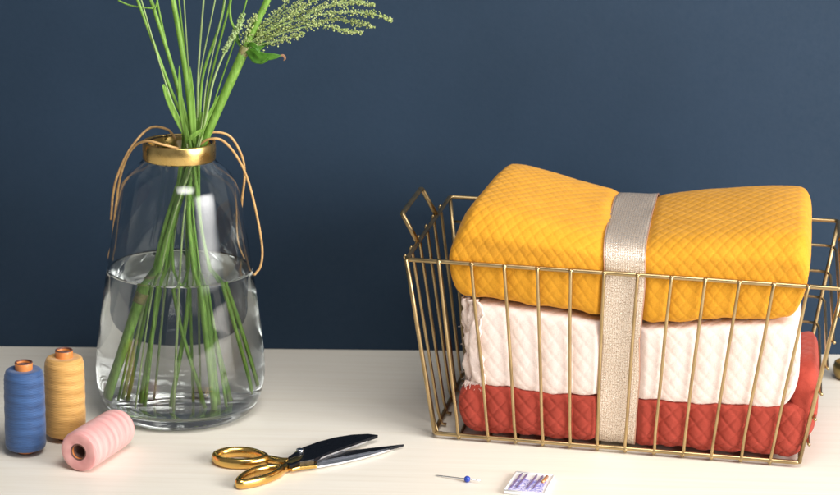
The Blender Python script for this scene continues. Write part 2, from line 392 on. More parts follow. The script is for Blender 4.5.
# ------------------------------------------------------------------ folded blankets
def wavy(seed, n=10, f=(6, 40)):
    r = np.random.default_rng(seed); K = [(r.uniform(*f)*math.cos(a), r.uniform(*f)*math.sin(a), r.uniform(0, 6.28), r.uniform(.4, 1)) for a in r.uniform(0, 6.28, n)]
    return lambda u, v: sum(w_*np.sin(a*u+b*v+c_) for a, b, c_, w_ in K)/n
RP, RWD = .187, .0205          # ribbon centre and half-width along the basket
def smax(a, b, k_): return .5*(a+b+np.sqrt((a-b)**2+k_**2))
def blanket(ctrl, p0, p1, capl, capr, ztop, zbot, du, dv, seed, amp=.0013, nt=230, npx=330, pedge=None, front=True, squish=2.4, puff=1.0, wr=.003):
    prof = catmull(ctrl, 14, closed=True)
    seg = np.linalg.norm(np.diff(np.vstack([prof, prof[:1]])*[1, .1], axis=0), axis=1); s = np.r_[0, np.cumsum(seg)]
    tt = np.linspace(0, s[-1], nt, endpoint=False); pp = np.vstack([prof, prof[:1]])
    Q = np.interp(tt, s, pp[:, 0]); Z = np.interp(tt, s, pp[:, 1])
    # stations along p, denser in the caps
    th = np.linspace(0, 1, npx); Lp = p1-p0
    # arc-like parameter so that caps get enough rings
    a = th*(Lp+.6*capl+.6*capr); ul = np.minimum(a/(1.6*capl), 1); ur = np.minimum((a[-1]-a)/(1.6*capr), 1)
    s_l = capl*(1-np.cos(ul*math.pi/2)); s_r = capr*(1-np.cos(ur*math.pi/2))
    mid = np.clip((a-1.6*capl)/(a[-1]-1.6*capl-1.6*capr), 0, 1)
    p = p0+s_l+mid*(Lp-capl-capr)+(capr-s_r)*(ur < 1)
    p = np.where(ur < 1, p1-s_r, p)
    fl = (1-(1-np.minimum((p-p0)/capl, 1))**squish)**(1/squish); fr = (1-(1-np.minimum((p1-p)/capr, 1))**squish)**(1/squish)
    fac = np.maximum(np.minimum(fl, fr), .02)
    zt = ztop(p)+.0005*np.sin(p*50+seed); zb = zbot(p)+.0009*np.sin(p*83+seed*3)+.0006*np.sin(p*210+seed); zc = .5*(zt+zb); qc = .09
    P = np.repeat(p[:, None], nt, 1)
    qq = qc+(Q[None]-qc)*(.80+.20*fac[:, None])*np.where(fac < .3, fac/.3, 1)[:, None]
    zz0 = zb[:, None]+(zt-zb)[:, None]*Z[None]
    zz = zc[:, None]+(zz0-zc[:, None])*fac[:, None]
    if pedge is not None: P = pedge(P, qq, zz)
    U = np.repeat((a)[:, None], nt, 1)
    ds = np.hypot(np.diff(qq, axis=1, prepend=qq[:, :1]), np.diff(zz, axis=1, prepend=zz[:, :1]))
    mi = npx//2; arc = np.cumsum(np.hypot(np.diff(qq[mi], prepend=qq[mi, 0]), np.diff(zz[mi], prepend=zz[mi, 0])))
    Vv = np.repeat(arc[None], npx, 0)
    # keep behind the wires, belly out between them
    if front:
        plane = -ED*zz/H
        gi = (P+EW*zz/H)/((W+2*EW*zz/H)/NW)
        bel = np.abs(np.sin(math.pi*gi))**.7*puff
        rb = np.exp(-((P-RP)/(RWD+.002))**8)
        gap = .0062-.0036*bel*(1-rb)+.0022*rb
        wz = 1/(1+np.exp(-(H+.034-zz)/.009))
        up_ = 1/(1+np.exp(-(zz-H+.003)/.004)); gap = gap*(1-up_)+.0052*up_
        lim = plane+gap*wz-.02*(1-wz)
        qn = smax(qq, lim, .009)-.002
        qq = np.where(qq < .06, qn, qq)
    # ribbon cinches the top
    rb = np.exp(-((P-RP)/(RWD+.004))**6)
    pts = Garr(P, qq, zz)
    def normals(pts):
        du_ = np.gradient(pts, axis=0); dv_ = np.roll(pts, -1, 1)-np.roll(pts, 1, 1)
        n = np.cross(du_, dv_); n /= np.linalg.norm(n, axis=2)[..., None]+1e-12; return n
    n = normals(pts)
    cen = pts.mean(axis=(0, 1)); 
    if np.mean(np.sum(n*(pts-cen), axis=2)) < 0: n = -n; flip = True
    else: flip = False
    wv_ = wavy(seed, 14, (15, 60)); wf = wavy(seed+5, 16, (70, 210))
    wu = U+.0045*wv_(Vv, U); wvv = Vv+.003*wf(U*.4, Vv*.4)
    aa = wu/du+wvv/dv; bb = wu/du-wvv/dv
    h = (1-np.exp(-np.abs(np.sin(math.pi*aa))/.20))*(1-np.exp(-np.abs(np.sin(math.pi*bb))/.20))
    endf = np.clip(fac*1.6-.2, 0, 1)[:, None]
    disp = amp*h*endf*(1-.6*rb) + wr*wv_(U, Vv)*(1-rb)*np.clip(fac, 0, 1)[:, None] + .0009*wf(U, Vv)*(1-rb)
    near = np.exp(-np.abs(P-RP)/.045)*(1-rb)
    disp += .0008*near*np.sin(Vv*95+abs(P-RP)*60+2*wv_(Vv, U))*np.clip((np.abs(P-RP)-RWD)/.01, 0, 1)
    disp -= .0034*rb
    if front: # nothing may poke through the wires
        infr = (1/(1+np.exp(-(H+.016-zz)/.003)))*(qq < .03); disp = disp*(1-infr)+infr*(amp*h*(1-rb)+ .0006*wf(U, Vv)-.0006-.001*rb)
    pts = pts+n*disp[..., None]
    Vx = pts.reshape(-1, 3); F = []
    for i in range(npx-1):
        r0 = i*nt; r1 = r0+nt
        for j in range(nt):
            j2 = (j+1) % nt
            F.append((r0+j, r0+j2, r1+j2, r1+j) if flip else (r0+j, r1+j, r1+j2, r0+j2))
    F.append(tuple(range(nt))); F.append(tuple((npx-1)*nt+j for j in range(nt))[::-1])
    prm = np.stack([qq[:, :], zz[:, :]], -1); ir = int(np.argmin(abs(p-RP)))
    return Vx, F, prm[ir]
def lin(*kv):
    xs = [a for a, b in kv]; ys = [b for a, b in kv]
    def f(p):
        # smoothed interpolation
        out = 0
        for d_, w_ in ((-.012, .2), (-.006, .2), (0, .2), (.006, .2), (.012, .2)): out = out+w_*np.interp(p+d_, xs, ys)
        return out
    return f
stack_profiles = []
yc = [(-.004, .02), (-.026, .12), (-.036, .36), (-.037, .58), (-.027, .76), (-.004, .90), (.048, .965), (.11, 1.0), (.155, .975), (.185, .85), (.198, .5), (.19, .15), (.16, .0), (.1, .0), (.04, .0)]
zt = lin((.0, .260), (.035, .2635), (.05, .262), (.10, .2530), (.165, .2410), (.187, .2365), (.21, .237), (.26, .247), (.32, .2555), (.355, .257), (.37, .254))
zb = lin((0, .160), (.04, .1555), (.125, .150), (.187, .143), (.215, .1405), (.265, .1485), (.37, .157))
def yedge(P, q, z):
    # left end leans inward towards the back and top; right end bulges
    wl = np.clip((.12-P)/.12, 0, 1); wr_ = np.clip((P-.27)/.1, 0, 1)
    return P+wl*(.016*np.clip(q/.15, 0, 1.2)+.016*np.clip((z-.2)/.06, 0, 1))+wr_*(-.004+.005*np.clip((z-.2)/.05, -1, 1))
Vx, F, pr = blanket(yc, .012, .371, .018, .018, zt, zb, .0128, .0165, 3, pedge=yedge, amp=.0009, wr=.0030, nt=340, npx=460, squish=2.5)
tag(mesh('folded_blanket', Vx, F, m_yel, base=G(.19, .1, .15)), 'mustard yellow quilted blanket, folded, top of the three in the basket', 'blanket', 'folded quilted blankets')
stack_profiles.append(pr)
pc = [(.008, .0), (-.014, .07), (-.024, .25), (-.028, .5), (-.026, .75), (-.016, .94), (.01, 1), (.1, 1), (.17, 1), (.19, .9), (.197, .5), (.19, .1), (.17, 0), (.1, 0)]
zt = lin((0, .158), (.04, .1535), (.125, .148), (.187, .142), (.215, .1395), (.265, .1475), (.35, .156))
zb = lin((0, .066), (.034, .064), (.113, .059), (.27, .0605), (.349, .063), (.37, .068))
Vx, F, pr = blanket(pc, .034, .3655, .012, .020, zt, zb, .0145, .0175, 11, amp=.0009, nt=250)
pinkb = mesh('folded_blanket', Vx, F, m_pink, base=G(.19, .1, .06))
tag(pinkb, 'pale pink quilted blanket with a frayed left end, middle of the stack', 'blanket', 'folded quilted blankets')
stack_profiles.append(pr)
rc = [(.014, .0), (.0, .1), (-.012, .3), (-.014, .6), (-.010, .9), (.012, 1), (.1, 1), (.17, 1), (.19, .9), (.197, .5), (.19, .1), (.17, 0), (.1, 0)]
zt = lin((0, .071), (.034, .066), (.113, .061), (.27, .0625), (.36, .066), (.38, .075))
zb = lin((0, .012), (.04, .0095), (.35, .0095), (.38, .011))
Vx, F, pr = blanket(rc, .0235, .378, .022, .02, zt, zb, .0165, .0190, 23, amp=.0015, nt=230, puff=1.35)
redb = mesh('folded_blanket', Vx, F, m_red, base=G(.19, .1, .0095))
tag(redb, 'rust red quilted blanket at the bottom of the basket, bulging up on the right', 'blanket', 'folded quilted blankets')
stack_profiles.append(pr)
fc = [(.02, .0), (.006, .1), (.0, .3), (.0, .6), (.008, .85), (.03, 1), (.08, .98), (.13, .95), (.15, .8), (.158, .5), (.15, .1), (.13, 0), (.08, 0)]
Vx, F, _ = blanket(fc, .358, .386, .012, .012, lin((.35, .104), (.39, .110)), lin((.35, .03), (.39, .03)), .0165, .0190, 31, amp=.0013, nt=150, npx=40, front=False, wr=.006)
mesh('raised_fold', Vx, F, m_red, redb)
# frayed, layered end of the pink blanket
parts = []
NZ = 40
zig = [(.046, -.004), (.040, .0005), (.0445, .004), (.037, .001), (.040, .008), (.032, .002), (.035, .012), (.0285, .006), (.030, .020), (.0265, .018), (.028, .035), (.026, .05), (.03, .06)]
zc = catmull(zig, 5)
Vl = []; Fl = []
for i in range(NZ):
    t = i/(NZ-1); z = .062+t*.094
    for j, (p, q) in enumerate(zc):
        off = -ED*z/H+.007
        zz_ = z if i > 0 else z-.002*math.sin(j*.5)
        wob = .0022*math.sin(9*t+j*.25)+.0012*math.sin(23*t+j*.7)
        lean = .004*(1-t)
        Vl.append(G(p+wob+lean+.0008*math.sin(61*t+j), q+off+.0008*math.sin(17*t+j*.4), zz_))
n_ = len(zc)
for i in range(NZ-1):
    for j in range(n_-1): Fl.append((i*n_+j, i*n_+j+1, (i+1)*n_+j+1, (i+1)*n_+j))
o = mesh('frayed_end', Vl, Fl, m_pink, pinkb); sm = o.modifiers.new('thick', 'SOLIDIFY'); sm.thickness = .0016
hairs = []
for i in range(90):
    t = random.random(); z = .064+t*.088; j = random.choice([0, 8, 14, 22, 30, 38, 45]); p, q = zc[min(j, n_-1)]
    a = G(p, q-ED*z/H+.006, z); L = random.uniform(.003, .008)
    d_ = np.array([-random.uniform(.2, 1), -random.uniform(0, .5), random.uniform(-1, .2)]); d_ /= np.linalg.norm(d_)
    hairs.append(tube(catmull([a, a+d_*L*.5+rng.normal(0, .0006, 3), a+d_*L+rng.normal(0, .001, 3)], 3), .00014, 4))
for i in range(150):   # lower fringe
    p = random.uniform(.030, .046); z = .063; a = G(p, -ED*z/H+.0045+random.uniform(0, .006), z+.003); L = random.uniform(.003, .0075)
    hairs.append(tube(catmull([a, a-ez*L*.5+rng.normal(0, .0007, 3), a-ez*L+rng.normal(0, .0014, 3)], 3), .00016, 4))
V, F = join(hairs); mesh('fringe', V, F, m_pink, pinkb)

# ------------------------------------------------------------------ ribbon round the stack
pts = np.vstack(stack_profiles)
def hull(P):
    P = sorted(map(tuple, P))
    def half(P):
        h = []
        for p in P:
            while len(h) > 1 and (h[-1][0]-h[-2][0])*(p[1]-h[-2][1])-(h[-1][1]-h[-2][1])*(p[0]-h[-2][0]) <= 0: h.pop()
            h.append(p)
        return h
    a, b = half(P), half(P[::-1]); return np.array(a[:-1]+b[:-1])
hp = hull(pts); hp = np.vstack([hp, hp[:1]])
s = np.r_[0, np.cumsum(np.linalg.norm(np.diff(hp, axis=0), axis=1))]; NR = 420
tt = np.linspace(0, s[-1], NR, endpoint=False); rq = np.interp(tt, s, hp[:, 0]); rz = np.interp(tt, s, hp[:, 1])
tq = np.roll(rq, -2)-np.roll(rq, 2); tz = np.roll(rz, -2)-np.roll(rz, 2); ln = np.hypot(tq, tz); nq, nz = tz/ln, -tq/ln
NC = 17; Vr = []; Fr = []; Ur = []
rnd = wavy(77, 12, (20, 90))
for i in range(NR):
    for j in range(NC):
        c_ = (j/(NC-1)*2-1)
        z = rz[i]; wid = RWD*(1+.03*math.sin(z*30)+.02*math.sin(z*77+1))-(.0012 if z < .13 else 0)
        off = .0012+.0012*rnd(tt[i], c_*.03)+ .0010*abs(c_)**3*math.sin(tt[i]*60+c_*2)
        q_, z_ = rq[i]+nq[i]*off, z+nz[i]*off
        if q_ < .03 and z_ < H+.014: q_ = max(q_, -ED*z_/H+.0034)
        z_ = max(z_, .0085+.0002)
        cx = RP+c_*wid+.0015*math.sin(z*22)-(.002 if rq[i] < .05 else 0)*(1-min(1, z/.12))+.0035*math.exp(-((z-.195)/.04)**2)
        Vr.append(G(cx, q_, z_)); Ur.append((c_*RWD, tt[i]))
for i in range(NR):
    for j in range(NC-1):
        i2 = (i+1) % NR; Fr.append((i*NC+j, i*NC+j+1, i2*NC+j+1, i2*NC+j))
rib = mesh('ribbon', Vr, Fr, m_rib, uv=Ur, base=G(RP, .1, .009))
sm = rib.modifiers.new('thick', 'SOLIDIFY'); sm.thickness = .0009; sm.offset = 0
tag(rib, 'glittery silver and rose ribbon wrapped round the stack of blankets', 'ribbon')
Vr = np.array(Vr).reshape(NR, NC, 3)
for j in (0, NC-1):
    V, F = tube(Vr[:, j], .0007, 6, closed=True); mesh('edge_trim', V, F, m_ribedge, rib)

# ------------------------------------------------------------------ vase
VX = np.array([-.2508, 2.1485, 0])
vase = empty('glass_vase', VX, 'clear bell-shaped glass vase with brass collar and tan leather cord, half full of water', 'vase')
outer = catmull([(.0, .0048), (.030, .0042), (.050, .0022), (.056, .0006), (.061, .0), (.070, .0015), (.0780, .0075), (.0850, .020), (.0882, .034), (.0892, .047), (.0882, .066), (.0855, .090), (.0822, .112), (.0783, .142), (.0755, .160), (.0722, .180), (.0682, .203), (.0645, .225), (.0612, .241), (.0572, .2515), (.0490, .2620), (.0405, .2695), (.0360, .2740), (.0345, .279), (.0345, .2915)], 5)
outer[:, 0] = np.maximum(outer[:, 0], 0.0004)
inner = catmull([(.0322, .2910), (.0322, .281), (.0332, .2740), (.0380, .2680), (.0470, .2600), (.0546, .2500), (.0588, .2395), (.0622, .2235), (.0660, .202), (.0700, .179), (.0733, .159), (.0760, .1415), (.0799, .112), (.0831, .090), (.0857, .067), (.0865, .048), (.0850, .034), (.0805, .0230), (.0720, .0165), (.060, .0145), (.03, .0135), (.0004, .0132)], 5)
inner[:, 0] = np.maximum(inner[:, 0], 0.0004)
V, F, U = lathe(np.vstack([outer, inner])[:], VX+[0, 0, .0004], 128, closed=False)
mesh('glass_body', V, F, m_glass, vase)
# brass collar (hollow, slightly rounded edges)
V, F, U = lathe([(.0352, 0.2750), (.0370, 0.2743), (.0376, 0.2753), (.0377, 0.2835), (.0376, 0.2919), (.0370, 0.2928), (.0358, 0.2928), (.0352, 0.2919), (.0352, 0.2750)], VX, 96)
mesh('collar', V, F, m_brass, vase)
# water, a hair into the glass so that no air gap shows
sel = inner[(inner[:, 1] < .1573)]
wp = [(r+.0005, z-.0004) for r, z in sel][:]
rtop = np.interp(.1573, inner[::-1, 1], inner[::-1, 0])+.0005
wp = [(.0004, .1562), (.05, .1562), (rtop-.004, .1563), (rtop-.0015, .1568), (rtop, .1580)]+wp
wp[-1] = (.0004, .0121)
V, F, U = lathe(wp, VX+[0, 0, .0004], 128)
o = mesh('water', V, [f[::-1] for f in F], m_water, base=VX+[0, 0, .0125])
tag(o, 'clear still water filling the lower half of the glass vase', 'water')

def A(dx, z, dy=0): return VX+np.array([dx, dy, z])
def PX(x, y, dy=0):      # photograph position -> vase-centred metres at depth dy
    P0 = VX+np.array([0, dy, 0]); d = fw*FPX+r2*(x-420)-u2*(y-247); t = (P0[1]-CAMP[1])/d[1]; return CAMP+t*d
cords = [
    [A(.002, .2905, -.026), A(-.012, .2965, -.036), A(-.030, .2985, -.030), A(-.047, .286, -.012), A(-.060, .258, .0), A(-.067, .222, .006), A(-.0725, .180, .012), A(-.0765, .166, .016), A(-.0765, .160, .016)],
    [A(-.006, .2910, .020), A(-.016, .2985, .030), A(-.034, .3000, .026), A(-.052, .281, .010), A(-.064, .255, .0), A(-.0695, .234, .003), A(-.0718, .216, .008), A(-.0730, .205, .010)],
    [A(.022, .2915, -.010), A(.032, .2985, -.014), A(.046, .2975, -.014), A(.060, .280, -.008), A(.071, .253, .0), A(.080, .215, .004), A(.0855, .180, .006), A(.084, .160, .006), A(.0775, .150, .004)],
    [A(.022, .2915, .014), A(.032, .2985, .020), A(.050, .2940, .024), A(.062, .272, .030), A(.0645, .250, .036), A(.0615, .225, .044), A(.058, .19, .056), A(.060, .168, .060), A(.068, .154, .056)],
]
for c_ in cords:
    V, F = tube(catmull(c_, 8), .0013, 8); mesh('leather_cord', V, F, m_cord, vase)

# ------------------------------------------------------------------ stems in the vase
GR = 'green stems standing in the vase'
def stem(label, pts, r, m=m_stem, group=GR, kind='grass_stem', ribs=True):
    P = catmull(pts, 8)
    rr = np.linspace(r, r*.8, len(P)) if np.isscalar(r) else np.interp(np.linspace(0, 1, len(P)), np.linspace(0, 1, len(r)), r)
    e = empty(kind, P[0], label, 'plant', group)
    V, F = tube(P, rr, 9); mesh('stem', V, F, m, e); return e, P
def blade(parent, P, wd, m=m_leaf, tip=None, name='leaf', nrm=(0, -1, .3), cup=.25):
    P = catmull(P, 8); n = len(P); V = []; F = []
    T = np.gradient(P, axis=0); T /= np.linalg.norm(T, axis=1)[:, None]; nn = np.array(nrm, float)
    for i in range(n):
        t = i/(n-1); w_ = wd*(math.sin(math.pi*min(1, t*.92+.08))**.7)*(1-t*.15)
        sd = np.cross(T[i], nn); sd /= np.linalg.norm(sd); nv = np.cross(sd, T[i])
        for c_ in (-1, -.5, 0, .5, 1): V.append(P[i]+sd*w_*c_+nv*w_*cup*abs(c_)**1.5+nv*w_*.12*math.sin(7*t+c_*2)*abs(c_))
    for i in range(n-1):
        for j in range(4): F.append((i*5+j, i*5+j+1, (i+1)*5+j+1, (i+1)*5+j))
    o = mesh(name, V, F, m, parent); s_ = o.modifiers.new('t', 'SOLIDIFY'); s_.thickness = .0005; return o

# the thick flowering stalk leaning right
e, P = stem('thick ribbed green stalk leaning right with a feathery pale flower spray and curled leaf', [A(-.060, .020, -.012), A(-.046, .070, -.008), A(-.030, .130, -.004), A(-.008, .205, .0), A(.006, .25, .0), PX(203, 143), PX(222, 100), PX(243.5, 52)], [.0042, .0044, .0038, .0040, .0046, .0050], kind='flowering_stalk')
V, F = tube(catmull([PX(242.5, 55), PX(244, 50.5), PX(245.5, 46)], 4), [.0047, .0050, .0052, .0053, .0053, .0052, .0050, .0046, .0042], 10); mesh('node', V, F, m_node, e)
V, F = tube(catmull([PX(245, 48), PX(256, 24), PX(270, -6), PX(284, -40), PX(296, -70)], 6), .0035, 9); mesh('upper_stem', V, F, m_stem, e)
Pn = catmull([A(-.0325, .122, -.004), A(-.0308, .127, -.004), A(-.029, .132, -.004)], 4); V, F = tube(Pn, .0052, 10); mesh('node', V, F, m_node, e)
blade(e, [PX(245, 50), PX(253, 52, -.006), PX(263, 56, -.01), PX(274, 56, -.012), PX(281, 55, -.012)], .0042)
blade(e, [PX(246, 47), PX(252, 55, -.01), PX(258, 60, -.016), PX(268, 57, -.02)], .0042)
blade(e, [PX(279, 55.5, -.012), PX(283, 55, -.012), PX(285, 58, -.012), PX(283.5, 60.5, -.012)], .0012, m_dry, name='dry_leaf_tip')
blade(e, [PX(246, 46), PX(251, 44, -.012), PX(256, 47, -.018), PX(260, 53, -.02)], .0026)
blade(e, [PX(244, 46), PX(249, 41, .006), PX(256, 38, .008), PX(262, 41, .004)], .0022)
blade(e, [PX(247, 50), PX(257, 49, -.004), PX(264, 44, -.004), PX(270, 44, -.006)], .0026)
blade(e, [PX(250, 54, -.004), PX(256, 60, -.008), PX(262, 62, -.012), PX(270, 58, -.014)], .0018)
blade(e, [PX(241, 47), PX(237, 38, .004), PX(236, 28, .006)], .0022)
branches = [
    ([(244, 48), (252, 34), (266, 22), (284, 4), (292, -14)], .012), ([(245, 46), (262, 34), (283, 20), (305, 6), (328, -8)], -.006),
    ([(247, 46), (270, 30), (300, 19), (330, 13), (356, 12), (378, 15), (393, 20.5)], -.010), ([(249, 46), (275, 33), (305, 23), (335, 19), (356, 22), (375, 27)], .010),
    ([(256, 43), (285, 32), (308, 26), (325, 25), (345, 31), (363, 32)], -.016), ([(250, 47), (262, 44), (278, 40.5), (292, 37), (304, 33)], -.02),
    ([(246, 46), (265, 32), (295, 15), (330, 5), (356, 2), (375, 5)], .018), ([(244, 47), (249, 33), (254, 22), (262, 12), (270, -8)], .002),
    ([(244, 47), (262, 28), (290, 8), (312, -8), (330, -25)], .02), ([(300, 18), (322, 8), (345, -1), (362, -8)], -.012), ([(243, 48), (246, 36), (250, 24), (256, 14)], -.01)]
def blob(c_, r, sq):
    # small octahedral floret, a few petals' worth of facets
    ax = rng.normal(size=3); ax /= np.linalg.norm(ax); b_ = np.cross(ax, (0.3, .5, .8)); b_ /= np.linalg.norm(b_); d_ = np.cross(ax, b_)
    V = [c_+ax*r*sq, c_-ax*r*sq]+[c_+r*(math.cos(a)*b_+math.sin(a)*d_)*random.uniform(.7, 1.1) for a in np.arange(5)*1.2566]
    return V, [(0, 2+i, 2+(i+1) % 5) for i in range(5)]+[(1, 2+(i+1) % 5, 2+i) for i in range(5)]
for br, dy in branches:
    n = len(br); P = catmull([PX(x, y, dy*i/(n-1)) for i, (x, y) in enumerate(br)], 14)
    L = np.linalg.norm(np.diff(P, axis=0), axis=1).sum()
    V, F = tube(P, np.linspace(.0011, .0004, len(P)), 6); bo = mesh('flower_branch', V, F, m_stem2, e)
    bl = []; K = int(L/.0021)
    for i in range(K):
        t = (i+.5)/K
        if t < .10: continue
        base = P[min(int(t*(len(P)-1)), len(P)-1)]; sp_ = .0033*(1-t)**.6+.0013
        if (i % 4) == 3 and t < .75 and random.random() < .6: continue
        for q in range(random.randint(4, 7)):
            bl.append(blob(base+rng.normal(0, sp_*.62, 3), random.uniform(.0006, .0014), random.uniform(.8, 1.5)))
        if random.random() < .15 and t < .8:   # short side twig
            dr = rng.normal(size=3)*[1, .6, 1]; dr /= np.linalg.norm(dr); ln_ = random.uniform(.006, .014)
            for q in range(10): bl.append(blob(base+dr*ln_*(q/10)+rng.normal(0, .0012, 3), random.uniform(.0007, .0012), 1.2))
    V, F = join(bl); mesh('florets', V, F, m_flower, bo, smooth=False)

# other stems: (label, list of points, radius, material)
lst = [
 ('broad green stalk standing nearly upright in the middle of the vase', [A(.026, .014, .01), A(.020, .10, .008), A(.012, .2, .006), PX(192, 143), PX(186, 75), PX(171, -12), PX(165, -50)], .0033, m_stem),
 ('green stalk leaning left, second from the left of the bunch', [A(.034, .015, .018), A(.022, .10, .012), A(.010, .2, .006), PX(190, 143), PX(176, 80), PX(153, 6), PX(138, -40)], .0024, m_stem),
 ('long slender green stem leaning farthest left above the vase', [A(.060, .028, .0), A(.046, .09, .0), A(.024, .19, .0), PX(190, 143, -.01), PX(168, 82, -.01), PX(136, -5, -.01), PX(122, -50, -.01)], .0019, m_stem),
 ('very thin pale stalk crossing the far left green stems', [A(.055, .022, .012), A(.022, .2, .008), PX(186, 141, -.012), PX(166, 84, -.014), PX(142, 2, -.01), PX(132, -30, -.01)], .0009, m_stem2),
 ('thin pale stem with a bent end, upright behind the bunch', [A(.012, .013, .02), A(.012, .2, .012), PX(195, 142, .01), PX(189, 75, .01), PX(184, 0, .01), PX(182, -35, .01)], .0009, m_stem2),
 ('thin straight pale stem rising just right of the middle', [A(-.004, .013, -.02), A(.004, .2, -.01), PX(196, 142, .005), PX(198, 75, .005), PX(204, -5, .005), PX(207, -50, .005)], .0012, m_stem2),
 ('slim green stem fanning slightly right above the collar', [A(-.028, .014, .0), A(-.012, .18, .0), PX(196, 142, -.005), PX(203, 75, -.005), PX(221, 20, -.005), PX(228, -30, -.005)], .0016, m_stem),
 ('thin light stem fanning right beside the slim green one', [A(-.022, .014, .03), A(-.008, .18, .01), PX(193, 142, .015), PX(200, 75, .015), PX(214, 5, .015), PX(222, -40, .015)], .0009, m_stem2),
 ('pale wiry stem between the slim green stem and the bud stalk', [A(-.036, .016, -.024), A(-.014, .18, -.01), PX(198, 142, -.012), PX(207, 80, -.012), PX(221, 18, -.012), PX(232, -30, -.012)], .0008, m_stem2),
]
lst += [
 ('slim green stem leaning left between the two stalks on the left', [A(.040, .016, -.014), A(.016, .2, -.004), PX(189, 142, .004), PX(177, 90, .004), PX(161, 20, .004), PX(150, -40, .004)], .0013, m_stem),
 ('thin upright green stem close to the broad middle stalk', [A(.006, .013, .024), A(.006, .2, .01), PX(192, 142, .010), PX(188, 80, .012), PX(179, 0, .012), PX(176, -40, .012)], .0011, m_stem),
 ('second slim green stem fanning right behind the bud stalk', [A(-.040, .015, .018), A(-.012, .2, .008), PX(199, 142, .01), PX(209, 86, .012), PX(228, 10, .012), PX(238, -30, .012)], .0014, m_stem),
 ('thin green stem beside the thick flowering stalk above the collar', [A(-.048, .017, .004), A(-.016, .2, .004), PX(202, 142, .0), PX(216, 96, .0), PX(238, 30, .004), PX(252, -20, .004)], .0010, m_stem),
]
stems = {}
for lb, pp_, r, mm in lst:
    stems[lb], _ = stem(lb, pp_, r, mm)
e2 = stems[lst[1][0]]
blade(e2, [PX(163, 84, -.015), PX(170, 103, -.016), PX(182, 128, -.014), PX(190, 141, -.01)], .0032, m_stem)
e3 = stems[lst[0][0]]
blade(e3, [PX(187, 143, -.014), PX(181, 105, -.016), PX(179, 65, -.014)], .0024, m_stem)
blade(e3, [PX(194, 143, -.02), PX(192, 105, -.02), PX(190, 66, -.016)], .0034, m_stem)
e4 = stems[lst[6][0]]
blade(e4, [PX(200, 138, -.02), PX(208, 117, -.02), PX(219, 95, -.016)], .0020, m_stem)
blade(e4, [PX(188, 140, -.024), PX(195, 134, -.026), PX(204, 128, -.026)], .0026, m_stem)
# thin twigs off the left stem
for q in ([(153, 8), (143, 7), (130, 5), (118, 0)], [(154, 10), (157, 2), (158, -8)]):
    V, F = tube(catmull([PX(x, y, -.004) for x, y in q], 5), .0009, 6); mesh('side_twig', V, F, m_stem, e2)
# bud stalk
eb, P = stem('slender stalk ending in a drooping green seed spike left of the thick stalk', [A(-.044, .018, .01), A(-.016, .18, .004), PX(200, 142, -.018), PX(213, 82, -.018), PX(227, 47, -.018), PX(236, 32, -.018), PX(243, 14, -.018)], [.0013, .0013, .0012, .0011, .0010, .0009], m_stem2)
bl = []
sp = catmull([PX(225, 50, -.018), PX(231, 38, -.018), PX(238, 28, -.018), PX(243, 14, -.018)], 10)
for i, c_ in enumerate(sp):
    for q in range(7): bl.append(blob(c_+rng.normal(0, .0011, 3), random.uniform(.0009, .0018), 1.8))
V, F = join(bl); mesh('seed_spike', V, F, m_stem2, eb, smooth=False)
V, F = tube(catmull([PX(236, 30, -.018), PX(231, 20, -.016), PX(230, 5, -.014), PX(233, -15, -.012)], 5), .0014, 7); mesh('side_twig', V, F, m_stem, eb)
# stems whose tops stay inside the bunch
low = [
 ('short green stem end standing left of centre inside the vase', [A(-.031, .0145, .012), A(-.018, .12, .008), A(-.006, .21, .004), PX(185, 142, .0), PX(181, 120, 0)], .0019, m_stem),
 ('thin stem crossing from lower right to upper left in the water', [A(.020, .014, -.006), A(.0, .10, -.002), A(-.008, .19, 0), PX(183, 143, .01), PX(178, 118, .01)], .0017, m_stem),
 ('stem crossing from lower left to upper right in the water', [A(-.008, .014, .004), A(.004, .10, 0), A(.012, .2, 0), PX(200, 143, .012), PX(204, 122, .012)], .0019, m_stem),
 ('green stem just right of the centre at the vase base', [A(.030, .014, -.016), A(.020, .12, -.012), A(.010, .22, -.006), PX(195, 143, -.004), PX(197, 118, -.004)], .0028, m_stem),
 ('green stem at the far right against the vase wall', [A(.062, .030, .010), A(.046, .10, .006), A(.022, .20, .004), PX(199, 143, -.008), PX(203, 112, -.01)], .0020, m_stem),
 ('thick green stem beside the flowering stalk, lower left', [A(-.056, .019, .010), A(-.040, .09, .008), A(-.016, .2, .004), PX(193, 143, .016), PX(200, 118, .016)], .0030, m_stem),
 ('green stem in the middle of the right-hand cluster at the base', [A(.022, .0135, .018), A(.018, .10, .014), A(.010, .2, .008), PX(190, 143, .016), PX(186, 118, .016)], .0024, m_stem),
]
for lb, pp_, r, mm in low: stem(lb, pp_, r, mm)

